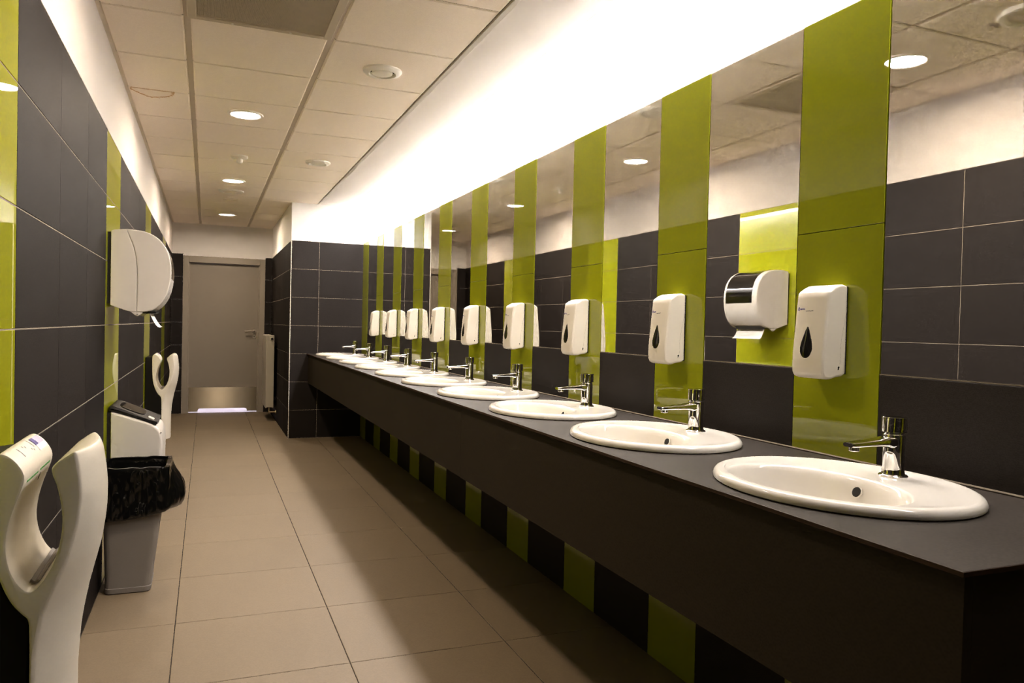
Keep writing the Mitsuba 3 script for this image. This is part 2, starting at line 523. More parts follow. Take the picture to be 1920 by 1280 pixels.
add('diffuser', box(-.1, .6, YD + .5, YD + 1.6, 2.46, 2.499), 'lamp_diffuser', hl, emit=HALL)

# ------------------------------------------------------------------ wall behind the camera
wb = struct('wall_rear', box(XL - .12, XR + .12, YB - .12, YB, -.05, 2.83), 'plaster')
for row in range(7):
    for q in range(4):
        add('tile', slab_tile(1, YB + .006, YB, XL + .515 * q + .001, XL + .515 * (q + 1) - .001, row * TILE + .0016, (row + 1) * TILE - .0016, .001), dark(), wb)

# ------------------------------------------------------------------ ceiling: panels between bars, drywall strip, light slot
ce = struct('ceiling', cat(box(XL - .1, 1.2, YB - .1, YE + .01, 2.563, 2.60), box(XL - .1, XP + .05, YE, YD + .1, 2.563, 2.60)), 'ceiling_void')
cys = [YB] + [CY0 + CDY * k for k in range(-9, 13) if YB + .05 < CY0 + CDY * k < YD - .02] + [YD]
cols = [(XL + .016, CX[0] - .014), (CX[0] + .014, CX[1] - .014), (CX[1] + .014, CX[2] - .004)]
GR = (2, CY0 - CDY, CY0)
for ci, (a, b) in enumerate(cols):
    for c, d in zip(cys[:-1], cys[1:]):
        if ci == 1 and abs(c - (CY0 - CDY)) < .01:
            continue
        cells = [(a, b, c, d)]
        if ci == 2 and c >= YE - .01:
            cells = [(a, XP, c, d)]
        elif ci == 2 and d > YE:
            cells = [(a, b, c, YE), (a, XP, YE, d)]
        for (p, q, r, s) in cells:
            st = ci == 0 and abs(c - (CY0 + 2 * CDY)) < .01
            add('panel', slab_tile(2, H, H + .02, p, q, r + .0030, s - .0030, .007), 'ceiling_panel_stained' if st else 'ceiling_panel', ce)
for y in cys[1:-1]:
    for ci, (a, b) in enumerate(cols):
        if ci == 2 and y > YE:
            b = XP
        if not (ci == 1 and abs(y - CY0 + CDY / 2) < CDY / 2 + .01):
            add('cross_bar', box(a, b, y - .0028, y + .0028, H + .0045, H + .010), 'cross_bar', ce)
for x in CX[:2]:
    for c, d in zip(cys[:-1:2], cys[2::2] + [YD]):
        add('grid_bar', box(x - .0135, x + .0135, c, d, H + .009, H + .0225), 'ceiling_bar', ce)
add('edge_trim', box(XL, XL + .017, YB, YD, H + .002, H + .010), 'edge_trim', ce)
add('edge_trim', bevel_box(CX[2], CX[2] + .026, YB, YE, H - .003, H + .01, .001), 'white_metal', ce, label='white edge strip of the panel ceiling')
add('drywall_strip', bevel_box(CX[2] + .026, 1.462, YB, YE + .001, H, H + .022, .001), 'drywall', ce)
add('slot_cover', cat(box(1.18, XR + .10, YB, YE + .004, 2.80, 2.83), box(1.18, 1.20, YB, YE + .004, 2.555, 2.80)), 'drywall', ce)

# opal linear lights that fill the slot
y = YE - .004 - 7 * 1.17
for tn in range(7):
    tb = thing('linear_light', f'glowing opal linear light in the ceiling slot, {ordinal[tn]} from the near end', 'linear light', 'linear lights in the ceiling slot')
    yy0, yy1 = y + .001, y + 1.169
    add('diffuser', box(1.468, XR + .012, yy0, yy1, H + .004, H + .009), 'lamp_diffuser', tb, emit=SLOT)
    add('housing', bevel_box(1.466, XR + .0135, yy0, yy1, H + .0095, H + .085, .002), 'white_metal', tb)
    y += 1.17

# ------------------------------------------------------------------ things on the ceiling
ring = lathe([(.084, .004), (.086, -.004), (.093, -.008), (.105, -.006), (.108, .0), (.106, .004), (.084, .004)], 48)
disc = lathe([(0, -.001), (.06, -.0012), (.0845, -.0005), (.0845, .006), (0, .006)], 48)
SR, SD = shape(ring, 'fitting_white', 40), shape(disc, 'lamp_diffuser', 40)
DL = {2.64: 'round downlight that shows in the right-hand mirror only', 5.045: 'round lit downlight nearest in view on the ceiling',
      7.46: 'round lit downlight, middle one of three in view', 9.86: 'round lit downlight farthest away, close to the door'}
for yy, lab in DL.items():
    t = thing('downlight', lab, 'downlight', 'downlights along the ceiling')
    tw = T().translate([.205, yy, H - .001])
    add('ring', SR, None, t, tw=tw)
    add('diffuser', SD, None, t, tw=tw, emit=DOWN)
v1 = shape(lathe([(.062, .004), (.064, -.010), (.070, -.016), (.088, -.013), (.098, -.003), (.098, .004), (.062, .004)], 44), 'fitting_white', 40)
v2 = shape(lathe([(0, -.016), (.035, -.017), (.050, -.014), (.054, -.008), (.050, -.001), (.02, .004), (0, .004)], 44), 'fitting_white', 40)
v3 = shape(lathe([(0, .0012), (.0655, .0012), (.0655, .004), (0, .004)], 44), 'black_matte', 40)
for (vx, vy), lab in {(.808, 3.858): 'round white air valve in the ceiling panel nearest the light slot', (.806, 6.262): 'round white air valve farther along the right ceiling row'}.items():
    t = thing('air_valve', lab, 'air vent', 'air valves in the right row of ceiling panels')
    tw = T().translate([vx, vy, H - .004])
    add('rim', v1, None, t, tw=tw)
    add('disc', v2, None, t, tw=tw)
    add('throat', v3, None, t, tw=tw)
t = thing('smoke_detector', 'small white smoke detector with a lower cup, between two downlights', 'smoke detector')
add('base', lathe([(0, 0), (.062, 0), (.064, -.012), (.058, -.020), (.03, -.024), (0, -.024)], 40), 'fitting_white', t, 35, tw=T().translate([.218, 6.33, H]))
add('sensor_cup', lathe([(0, -.022), (.026, -.022), (.024, -.050), (.018, -.056), (0, -.056)], 32), 'fitting_white', t, 35, tw=T().translate([.218, 6.33, H]))
t = thing('ceiling_speaker', 'flat round white ceiling speaker between the two farther downlights', 'speaker')
add('rim', lathe([(.085, 0), (.085, -.009), (.10, -.016), (.118, -.010), (.124, 0), (.085, 0)], 44), 'fitting_white', t, 35, tw=T().translate([.205, 8.06, H]))
add('mesh_cover', lathe([(0, 0), (.086, 0), (.086, -.010), (.05, -.015), (0, -.017)], 44), 'ceiling_panel', t, 35, tw=T().translate([.205, 8.06, H]))
t = thing('sprinkler_cover', 'small faint white disc on the ceiling past the round speaker', 'ceiling fitting')
add('disc', lathe([(0, 0), (.072, 0), (.070, -.008), (.05, -.012), (0, -.013)], 36), 'ceiling_panel', t, 35, tw=T().translate([.21, 8.60, H]))
t = thing('ceiling_speaker', 'round ceiling speaker with wide white rim, seen in the right-hand mirror', 'speaker')
add('rim', lathe([(.086, .004), (.086, -.006), (.098, -.018), (.116, -.014), (.124, 0), (.086, .004)], 48), 'fitting_white', t, 35, tw=T().translate([.213, 2.045, H]))
add('mesh_cover', lathe([(0, .003), (.086, .003), (.086, -.004), (.05, -.008), (0, -.009)], 48), 'grille_metal', t, 35, tw=T().translate([.213, 2.045, H]))
t = thing('ceiling_sticker', 'small smudged grey sticker beside the round speaker in the right-hand mirror', 'sticker')
add('paper', box(.190, .262, 2.176, 2.206, H - .0012, H - .0001), 'sticker_smudge', t)
for q in range(3):
    add('mark', box(.206 + .015 * q, .214 + .015 * q, 2.186, 2.196, H - .0016, H - .0011), 'ink_grey', t)

# return-air grille
t = thing('ceiling_grille', 'perforated metal air grille with a plain frame in the ceiling near the top edge', 'air vent')
gx0, gx1, gy0, gy1 = CX[0] + .002, CX[1] - .002, CY0 - CDY + .002, CY0 - .002
fw_ = .036
add('frame', cat(bevel_box(gx0, gx0 + fw_, gy0, gy1, H - .006, H + .012, .002), bevel_box(gx1 - fw_, gx1, gy0, gy1, H - .006, H + .012, .002),
                 bevel_box(gx0 + fw_, gx1 - fw_, gy0, gy0 + .03, H - .006, H + .012, .002), bevel_box(gx0 + fw_, gx1 - fw_, gy1 - .03, gy1, H - .006, H + .012, .002)), 'grille_metal', t)
bars = []
nx = 96
for q in range(nx):
    x = gx0 + fw_ + (gx1 - gx0 - 2 * fw_) * (q + .5) / nx
    bars.append(box(x - .0017, x + .0017, gy0 + .03, gy1 - .03, H + .0004, H + .003))
k = add('bars', cat(*bars), 'grille_metal', t)
labels[k] = {'kind': 'stuff'}
add('back', box(gx0 + fw_, gx1 - fw_, gy0 + .03, gy1 - .03, H + .006, H + .010), 'grille_back', t)
for q in (gx0 + .3 * (gx1 - gx0), gx0 + .7 * (gx1 - gx0)):
    add('screw', lathe([(0, -.0025), (.004, -.002), (.0055, 0), (0, 0)], 12), 'white_metal', t, 40, tw=T().translate([q, gy1 - .015, H - .006]))

# ------------------------------------------------------------------ vanity counter
ZC, XC, YC = .918, 1.01, .76
vc = thing('vanity_counter', 'long dark grey laminate vanity counter with deep front panel along the mirror wall', 'counter')
import manifold3d as mf
slab = bevel_box(XC + .0006, XR - .0002, YC, YE - .0005, ZC - .008, ZC, .0010)
slab = mf.Manifold(mf.Mesh(np.asarray(slab.vertices, np.float32), np.asarray(slab.faces, np.uint32)))
for k in range(10):
    slab = slab - mf.Manifold.cylinder(.1, 1.0, 1.0, 96).scale((.246 - .014, .298 - .014, 1)).translate((1.290, 1.272 + PERIOD * k, ZC - .05))
add('worktop', slab, 'counter_top', vc)
add('edge_band', cat(bevel_box(XC, XC + .0012, YC - .0006, YE - .0005, ZC - .0082, ZC - .0004, .0003), bevel_box(XC, XR - .001, YC - .0012, YC, ZC - .0082, ZC - .0004, .0003)), 'counter_edge', vc, label='brown edge band')
pj = [YC + .008, 3.12, 6.35, YE - .0005]
for a, b in zip(pj[:-1], pj[1:]):
    add('front_panel', bevel_box(XC + .016, XC + .034, a + .001, b - .001, .600, ZC - .0083, .0008), 'counter_front', vc)
add('end_panel', bevel_box(XC + .034, XR - .002, YC + .009, YC + .027, .600, ZC - .0083, .0008), 'counter_front', vc)
add('underside', box(XC + .034, XR - .002, YC + .027, YE - .001, .775, .79), 'black_matte', vc)
add('sealant_bead', bevel_box(XR - .010, XR - .0001, YC + .002, YE - .001, ZC + .0001, ZC + .005, .002), 'sealant', vc, label='pale sealant bead along the wall')
for q in np.arange(1.65, 8.2, 1.494):
    add('bracket', cat(box(XC + .04, XR - .001, q - .02, q + .02, .74, .775), box(XR - .035, XR - .001, q - .02, q + .02, .50, .775)), 'black_matte', vc)

# ------------------------------------------------------------------ basins and taps
BX, BY0 = 1.290, 1.272
A_, B_ = .298, .246


def basin_mesh():
    n = 120
    th = np.arange(n) * 2 * np.pi / n
    out = np.stack([B_ * np.cos(th), A_ * np.sin(th)], 1)
    cb = np.array([-.076, -.006])
    inn = cb + np.stack([.146 * np.cos(th), .218 * np.sin(th)], 1)
    rows = []
    # outside: foot, round outer rim, top
    no = np.stack([np.cos(th) / B_, np.sin(th) / A_], 1)
    no /= np.linalg.norm(no, axis=1, keepdims=True)
    for ins, z in ((.006, .0005), (.001, .003), (.0, .008), (.002, .014), (.006, .0188), (.011, .0212), (.017, .0220), (.026, .0214)):
        rows.append(np.column_stack([out - no * ins, np.full(n, z)]))
    o2 = out - no * .026
    ni = np.stack([np.cos(th) / .146, np.sin(th) / .218], 1)
    ni /= np.linalg.norm(ni, axis=1, keepdims=True)
    for t_, z in ((.12, .0206), (.35, .0198), (.6, .0192), (.85, .0189)):
        q = o2 * (1 - t_) + (inn + ni * .006) * t_
        rows.append(np.column_stack([q, np.full(n, z)]))
    for ins, z in ((-.006, .0186), (-.002, .0176), (.003, .0142), (.008, .006), (.012, -.004)):
        rows.append(np.column_stack([inn - ni * ins, np.full(n, z)]))
    i2 = inn - ni * .012 - cb
    for s, z in ((.97, -.018), (.93, -.036), (.86, -.060), (.76, -.082), (.62, -.100), (.45, -.111), (.28, -.117), (.14, -.120)):
        rows.append(np.column_stack([cb + i2 * s, np.full(n, z)]))
    v = np.vstack(rows + [[[cb[0], cb[1], -.121]]])
    k = len(rows)
    i, j = np.meshgrid(np.arange(k - 1), np.arange(n), indexing='ij')
    a, b = i * n + j, i * n + (j + 1) % n
    f = [np.stack([a, b, b + n], -1).reshape(-1, 3), np.stack([a, b + n, a + n], -1).reshape(-1, 3)]
    j = np.arange(n)
    f.append(np.stack([(k - 1) * n + j, (k - 1) * n + (j + 1) % n, np.full(n, k * n)], 1))
    m = trimesh.Trimesh(v, np.vstack(f), process=False)
    return m


bm = basin_mesh()
S_BASIN = shape(bm, 'ceramic', 50)
# overflow hole in the rear wall of the bowl, drain at the bottom
oc = np.array([.0512, -.006, -.012])
od = np.array([-.93, 0, .37])
S_OVER = shape(tube_mesh([oc + od * 0.0, oc + od * .0035], .0125, 24), 'ceramic', 40)
S_HOLE = shape(tube_mesh([oc + od * .0030, oc + od * .0042], .0112, 24), 'dark_grey_plastic', 40)
S_DRAIN = shape(lathe([(0, .004), (.018, .004), (.028, .002), (.032, -.001), (0, -.001)], 32), 'chrome', 40)
S_DRAINHOLE = shape(lathe([(0, .0052), (.015, .0052), (.015, .003), (0, .003)], 24), 'black_matte', 40)

# tap, in its own frame: base on z = 0, spout towards -x
S_BASE = shape(lathe([(0, 0), (.0305, 0), (.031, .0025), (.029, .005), (.0255, .0065), (0, .0065)], 40), 'chrome', 40)
S_BODY = shape(lathe([(0, .006), (.0250, .006), (.0242, .0085), (.0232, .013), (.0228, .020), (.0231, .050), (.0236, .088), (.0232, .0945), (.0215, .0965), (.0205, .0965), (.0205, .103), (0, .103)], 40), 'chrome', 40)
S_CAP = shape(lathe([(0, .1005), (.0248, .1005), (.0262, .1015), (.0262, .133), (.0252, .1348), (.006, .1352), (.0045, .1358), (0, .1358)], 40), 'chrome', 40)


def spout_mesh():
    st = [(-.006, .0205, .068, .092), (-.022, .0205, .066, .091), (-.034, .0195, .070, .0895), (-.055, .0182, .0715, .0865), (-.085, .0172, .0715, .0845), (-.115, .0162, .071, .0825), (-.130, .0155, .0705, .0815), (-.136, .0135, .0715, .0805)]
    rings = []
    th = np.arange(28) * 2 * np.pi / 28
    for x, w, z0, z1 in st:
        c, s = np.cos(th), np.sin(th)
        e = .45
        yy = w * np.sign(c) * np.abs(c) ** e
        zz = (z0 + z1) / 2 + (z1 - z0) / 2 * np.sign(s) * np.abs(s) ** e
        rings.append(np.stack([np.full(28, x), yy, zz], 1))
    return stitch(rings, flat=(1, 2))


S_SPOUT = shape(spout_mesh(), 'chrome', 50)
S_AER = shape(lathe([(0, .062), (.0105, .062), (.011, .0635), (.011, .073), (0, .073)], 24), 'chrome', 40, )
S_AERHOLE = shape(lathe([(0, .0614), (.0085, .0614), (.0085, .0625), (0, .0625)], 20), 'black_matte', 40)

near = {0: 'white oval basin nearest the camera, at the right end of the counter', 9: 'white oval basin farthest away, against the dark end wall'}
neart = {0: 'chrome push tap on the nearest basin, at the right end of the counter', 9: 'chrome push tap on the farthest basin, against the dark end wall'}
for k in range(10):
    by = BY0 + PERIOD * k
    t = thing('basin', near.get(k) or f'white oval drop-in basin, {ordinal[k]} from the near end of the counter', 'basin', 'oval basins along the counter')
    tw = T().translate([BX, by, ZC])
    add('bowl', S_BASIN, None, t, tw=tw)
    add('overflow_ring', S_OVER, None, t, tw=tw)
    add('overflow_hole', S_HOLE, None, t, tw=tw)
    dk = add('drain', S_DRAIN, None, t, tw=T().translate([BX - .076, by - .006, ZC - .120]))
    add('hole', S_DRAINHOLE, None, dk, tw=T().translate([BX - .076, by - .006, ZC - .120]))
    t = thing('tap', neart.get(k) or f'chrome push tap on the {ordinal[k]} basin from the near end of the counter', 'tap', 'push taps on the basins')
    tw = T().translate([1.443, by - .008, ZC + .0189])
    add('base_ring', S_BASE, None, t, tw=tw)
    add('body', S_BODY, None, t, tw=tw)
    add('push_cap', S_CAP, None, t, tw=tw)
    sk = add('spout', S_SPOUT, None, t, tw=tw)
    tw2 = T().translate([1.443 - .118, by - .008, ZC + .0189])
    ak = add('aerator', S_AER, None, t, tw=tw2)

# ------------------------------------------------------------------ soap dispensers (frame: wall at x = 0, front towards -x, z as in the room)
prof = [(0, 1.150), (-.012, 1.142), (-.036, 1.139), (-.052, 1.134), (-.066, 1.1335), (-.079, 1.138), (-.086, 1.150), (-.0875, 1.175), (-.0865, 1.205), (-.082, 1.25), (-.0775, 1.30), (-.0725, 1.352), (-.0705, 1.3655), (-.066, 1.3705),
        (-.050, 1.3805), (-.034, 1.3875), (-.018, 1.3895), (-.003, 1.386), (0, 1.38)]
HW = .0585


def d_bulge(x, z, t):
    return x * (1 - .075 * t * t)


dcover = pillow([(x - .004, z) for x, z in prof], -HW, HW, .0075, d_bulge, 4, 9)
S_DCOVER = shape(dcover, 'dispenser_plastic', 38)
S_DBACK = shape(bevel_box(-.0045, -.0002, -HW + .003, HW - .003, 1.147, 1.384, .001), 'dark_grey_plastic')
pz = np.array([z for x, z in prof[6:13]])
pxx = np.array([x for x, z in prof[6:13]]) - .004


def front_x(y, z):
    x = np.interp(z, pz, pxx)
    tt = y / HW
    return x * (1 - .075 * tt * tt)


def on_front(loc, y_first=True, lift=.0006):
    """local (a, b, d): a to the viewer's right (-y), b up, d outwards"""
    out = []
    for a, b, d in loc:
        yv = -a
        out.append([front_x(yv, b) - lift - d, yv, b])
    return np.array(out)


def drop_patch(scale, lift, dome):
    th = np.linspace(0, 2 * np.pi, 49)[:-1]
    # teardrop: round below, pointed above
    zz = -np.cos(th)
    ww = np.sin(th) * np.where(zz > 0, (1 - .62 * np.clip(zz, 0, 1) ** 1.25), 1)
    yy = .0210 * scale * ww
    z_ = 1.2165 + np.where(zz > 0, .0540, .0265) * scale * zz
    rows = []
    for s in (1.0, .97, .8, .55, .3):
        y, z = yy * s, 1.2165 + (z_ - 1.2165) * s
        rows.append(np.stack([front_x(y, z) - lift - dome * (1 - s * s), y, z], 1))
    base = np.stack([front_x(yy, z_) + .0005, yy, z_], 1)
    return stitch([base] + rows, cap0=False, flat=(1, 2))


S_DWIN = shape(drop_patch(1.0, .0009, .0012), 'smoke_window', 40)
S_DRIM = shape(drop_patch(1.07, .0004, .0), 'dark_grey_plastic', 40)
S_DLOCK = shape(cat(tube_mesh([(-.030, -HW + .0012, 1.166), (-.030, -HW - .0006, 1.166)], .0028, 14), box(-.0325, -.029, -HW - .0006, -HW + .0012, 1.159, 1.165)), 'black_matte')
seam_pts = np.array([(-.006, 1.325), (-.010, 1.30), (-.018, 1.265), (-.0235, 1.235), (-.0255, 1.205), (-.025, 1.175)])
sp3 = chaikin(seam_pts, 2, False)
S_DSEAM = shape(tube_mesh([(x, -HW + .0003, z) for x, z in sp3], .0005, 6), 'ink_pale', True)


def text_on_front(txt, h, a0, b0, bold=False):
    m = meshkit.text_mesh(txt, h, .0004, bold)
    m.vertices = on_front(np.asarray(m.vertices) + np.array([a0, b0, 0]), lift=.0001)
    return m


S_DTEXT = shape(text_on_front('merida', .0042, -.0375, 1.3205, True), 'ink_blue')
strokes = []
for q, (wd, ht) in enumerate(((.0016, .0016), (.0010, .0018), (.0014, .0014), (.0016, .0016), (.0010, .0016), (.0015, .0018), (.0013, .0014), (.0020, .0021), (.0012, .0021), (.0022, .0019), (.0014, .0021))):
    strokes.append(box(-.0145 + .0026 * q, -.0145 + .0026 * q + wd, 1.3160, 1.3160 + ht, 0, .0004))
strokes = cat(*strokes)
strokes.vertices = on_front(np.asarray(strokes.vertices), lift=.0001)
S_DTEXT2 = shape(strokes, 'ink_grey')   # a second line too small to read
ringo = [(math.cos(t) * .0042, math.sin(t) * .0048) for t in np.linspace(0, 2 * np.pi, 25)[:-1]]
ringi = [(math.cos(t) * .0022, math.sin(t) * .0026) for t in np.linspace(0, 2 * np.pi, 25)[:-1]]
em = trimesh.creation.extrude_polygon(sg.Polygon(ringo, [ringi]), .0004, engine='earcut')
em.vertices = on_front(np.asarray(em.vertices) + np.array([-.0435, 1.3225, 0]), lift=.0001)
S_DLOGO = shape(em, 'ink_blue')
for k in range(9):
    c = STRIPE0 + PERIOD * k + .1645
    where = 'nearest the camera' if k == 0 else ('farthest away, near the end wall' if k == 8 else f'on the {ordinal[k]} green strip from the right')
    t = thing('soap_dispenser', f'white wall soap dispenser with black drop-shaped window, {where}', 'soap dispenser', 'soap dispensers on the green strips')
    tw = T().translate([XR, c, 0])
    add('cover', S_DCOVER, None, t, tw=tw)
    add('back_plate', S_DBACK, None, t, tw=tw)
    wk = add('window', S_DWIN, None, t, tw=tw)
    add('rim', S_DRIM, None, wk, tw=tw)
    add('lock', S_DLOCK, None, t, tw=tw)
    add('seam', S_DSEAM, None, t, tw=tw)
    lg = add('logo', S_DLOGO, None, t, tw=tw)
    add('wordmark', S_DTEXT, None, lg, tw=tw)
    add('small_print', S_DTEXT2, None, lg, tw=tw)

# ------------------------------------------------------------------ paper towel dispenser on the left wall
t = thing('paper_towel_dispenser', 'white paper towel dispenser with dark curved window and hanging paper end, on the left wall', 'paper towel dispenser')
PY0, PY1 = 4.075, 4.425
seam = [(-.362, 1.6815), (-.350, 1.645), (-.333, 1.60), (-.322, 1.55), (-.316, 1.50), (-.315, 1.40), (-.316, 1.287)]
back = [(-.4285, 1.316), (-.4285, 1.668), (-.420, 1.674), (-.39, 1.679)] + [(x - .0005, z) for x, z in seam] + [(-.35, 1.288), (-.395, 1.303)]
add('body', pillow(back, PY0, PY1, .0025, None, 3), 'white_plastic', t, 35)
add('wall_plate', box(XL + .0002, -.4285, PY0 + .01, PY1 - .01, 1.325, 1.665), 'black_matte', t)
arc = chaikin([(-.362, 1.6815), (-.315, 1.6805), (-.268, 1.672), (-.222, 1.646), (-.188, 1.604), (-.170, 1.552), (-.164, 1.49), (-.168, 1.43), (-.182, 1.375), (-.205, 1.330), (-.238, 1.298), (-.275, 1.286), (-.316, 1.285)], 2, False)
front = [(x + .0005, z) for x, z in seam[1:-1]]
cover = np.vstack([arc, front[::-1]])
add('cover', pillow(cover, PY0, PY1, .006, None, 4), 'white_plastic', t, 35)


def strip_on(arc, y0, y1, lift, lo, hi, ny=2):
    """a sheet that follows the front curve between the arc's fractions lo and hi"""
    n2 = np.gradient(arc, axis=0)
    nn = np.stack([n2[:, 1], -n2[:, 0]], 1)
    nn /= np.linalg.norm(nn, axis=1, keepdims=True)
    nn *= np.sign((nn * (arc - np.array([-.30, 1.48]))).sum(1, keepdims=True))
    s = np.linspace(0, 1, len(arc))
    sel = np.linspace(lo, hi, 34)
    a = np.stack([np.interp(sel, s, arc[:, i]) for i in range(2)], 1)
    m2 = np.stack([np.interp(sel, s, nn[:, i]) for i in range(2)], 1)
    o, i_ = a + m2 * lift, a - m2 * .002
    poly = np.vstack([o, i_[::-1]])
    return pillow(poly, y0, y1, .0008, None, 2)


add('window', strip_on(arc, 4.125, 4.398, .0016, .03, .545), 'smoke_window', t, 35)
hk = add('hinge_lug', pillow([(-.345, 1.290), (-.288, 1.284), (-.300, 1.272), (-.312, 1.266), (-.322, 1.270)], PY0 + .004, PY0 + .016, .001, None, 2), 'white_plastic', t, 30)
add('pin', tube_mesh([(-.312, PY0 + .005, 1.274), (-.312, PY0 + .002, 1.274)], .004, 12), 'grey_plastic', hk)
add('hinge_lug', pillow([(-.345, 1.290), (-.288, 1.284), (-.300, 1.272), (-.312, 1.266), (-.322, 1.270)], PY1 - .016, PY1 - .004, .001, None, 2), 'white_plastic', t, 30)
add('paper_slot', box(-.298, -.232, PY0 + .03, PY1 - .03, 1.281, 1.290), 'dark_grey_plastic', t)
pc = chaikin([(-.262, 1.292), (-.256, 1.270), (-.244, 1.245), (-.228, 1.218), (-.216, 1.213)], 3, False)
prow = []
ny = 21
for j in range(ny):
    f_ = j / (ny - 1)
    cut = 1 - .05 * abs(math.sin(9 * f_)) - .05 * (f_ > .8)
    m_ = max(2, int(len(pc)))
    s = np.linspace(0, cut, m_)
    ss = np.linspace(0, 1, len(pc))
    prow.append(np.stack([np.interp(s, ss, pc[:, 0]) + .004 * math.sin(7 * f_) * s, np.full(m_, 4.105 + .265 * f_ - .012 * s * (1 - 2 * f_)), np.interp(s, ss, pc[:, 1])], 1))
pg = np.array(prow)
ni_, nj_ = pg.shape[:2]
i, j = np.meshgrid(np.arange(ni_ - 1), np.arange(nj_ - 1), indexing='ij')
a = i * nj_ + j
pf_ = np.vstack([np.stack([a, a + 1, a + nj_ + 1], -1).reshape(-1, 3), np.stack([a, a + nj_ + 1, a + nj_], -1).reshape(-1, 3)])
pt = trimesh.Trimesh(np.vstack([pg.reshape(-1, 3), pg.reshape(-1, 3) + [.0006, 0, .0003]]), np.vstack([pf_, pf_[:, ::-1] + ni_ * nj_]), process=False)
add('paper_end', pt, 'paper', t, 40)


def arc_map(arc, y_c, s_c):
    """(a to the viewer's right, b up along the curve) on the front of the dispenser; the viewer looks towards -x, so right is +y"""
    seg = np.linalg.norm(np.diff(arc, axis=0), axis=1)
    L = np.concatenate([[0], np.cumsum(seg)])
    def mp(v):
        s = s_c * L[-1] - v[:, 1]
        x, z = np.interp(s, L, arc[:, 0]), np.interp(s, L, arc[:, 1])
        e = 1e-3
        tx, tz = np.interp(s + e, L, arc[:, 0]) - x, np.interp(s + e, L, arc[:, 1]) - z
        n = np.stack([-tz, tx], 1)
        n /= np.linalg.norm(n, axis=1, keepdims=True)
        return np.stack([x + n[:, 0] * (v[:, 2] + .0002), y_c + v[:, 0], z + n[:, 1] * (v[:, 2] + .0002)], 1)
    return mp


amap = arc_map(arc, 4.25, .60)


def plate(x0, x1, y0, y1, d=.0004):
    return box(x0, x1, y0, y1, 0, d)


def place(m, fn):
    m = m.copy()
    m = m.subdivide() if len(m.faces) < 60 else m
    m.vertices = fn(np.asarray(m.vertices))
    return m


add('small_mark', place(cat(plate(-.03, .02, .024, .0255), plate(.024, .034, .022, .028)), amap), 'ink_grey', t)
for q in range(3):
    x0 = -.075 + .047 * q
    ic = [plate(x0, x0 + .03, -.045, -.0436), plate(x0, x0 + .0014, -.065, -.045), plate(x0 + .0286, x0 + .03, -.065, -.045), plate(x0 + .008, x0 + .014, -.085, -.080), plate(x0 + .015, x0 + .020, -.093, -.087), plate(x0 + .02, x0 + .027, -.097, -.093)]
    add('hand_icon', place(cat(*ic), amap), 'ink_pale', t)

# ------------------------------------------------------------------ white wall unit with open dark top (waste bin) under it
t = thing('wall_waste_bin', 'white plastic wall bin with dark grey sloping open top, below the paper towel dispenser', 'wall bin')
WY0, WY1 = 4.135, 4.475
wp = chaikin([(-.428, .30), (-.428, .31), (-.428, .785), (-.428, .796), (-.418, .797), (-.28, .750), (-.235, .731), (-.207, .704), (-.197, .665), (-.195, .60), (-.203, .31), (-.204, .30), (-.215, .295), (-.418, .295)], 2)
add('body', pillow(wp, WY0, WY1, .014, None, 4), 'white_plastic', t, 35)
add('wall_plate', box(XL + .0002, -.4275, WY0 + .008, WY1 - .008, .31, .795), 'black_matte', t)
tp = chaikin([(-.4395, .795), (-.4395, .812), (-.434, .824), (-.418, .826), (-.38, .812), (-.265, .761), (-.226, .742), (-.216, .736), (-.224, .732), (-.28, .7515), (-.418, .7985)], 2)
add('top_frame', pillow(tp, WY0 + .004, WY1 - .004, .012, None, 4), 'dark_grey_plastic', t, 35)
m0, m1 = np.array([-.398, .8205]), np.array([-.283, .7715])
md = (m1 - m0) / np.linalg.norm(m1 - m0)
mn = np.array([-md[1], md[0]])
mc, ml = (m0 + m1) / 2, np.linalg.norm(m1 - m0) / 2
el = [(ml * np.sign(math.cos(q)) * abs(math.cos(q)) ** .7, .118 * np.sign(math.sin(q)) * abs(math.sin(q)) ** .7) for q in np.linspace(0, 2 * np.pi, 49)[:-1]]
mouth = flat_plate(el, lambda a, b, d: (*(mc + md * a + mn * (d - .002))[:1], (WY0 + WY1) / 2 + b, (mc + md * a + mn * (d - .002))[1]), .0045)
add('mouth', mouth, 'smoke_window', t, 35)
add('push_button', pillow([(-.264, .7645), (-.238, .7515), (-.240, .747), (-.266, .760)], WY0 + .05, WY0 + .11, .0015, None, 2), 'white_metal', t, 35)
add('screw', tube_mesh([(-.2035, WY0 + .006, .69), (-.2035, WY0 - .0006, .69)], .003, 12), 'ink_grey', t)

# ------------------------------------------------------------------ grey bin on the floor with a black bag
def rrect(x0, x1, y0, y1, r, n=96):
    """rounded rectangle, n points evenly by angle index"""
    p = sg.box(x0 + r, y0 + r, x1 - r, y1 - r).buffer(r, quad_segs=12).exterior
    L = p.length
    # start at the middle of the right side
    c = np.array([p.interpolate(L * k / n).coords[0] for k in range(n)])
    c = ccw(c)
    ang = np.arctan2(c[:, 1] - (y0 + y1) / 2, c[:, 0] - (x0 + x1) / 2)
    return np.roll(c, -int(np.argmin(np.abs(ang))), 0)


def bin_ring(f, off=0.0, n=96):
    x0, x1 = -.414 + (-.428 + .414) * f, -.222 + (-.158 + .222) * f
    y0, y1 = 3.835 + (3.795 - 3.835) * f, 4.055 + (4.098 - 4.055) * f
    return rrect(x0 - off, x1 + off, y0 - off, y1 + off, .028 + off, n)


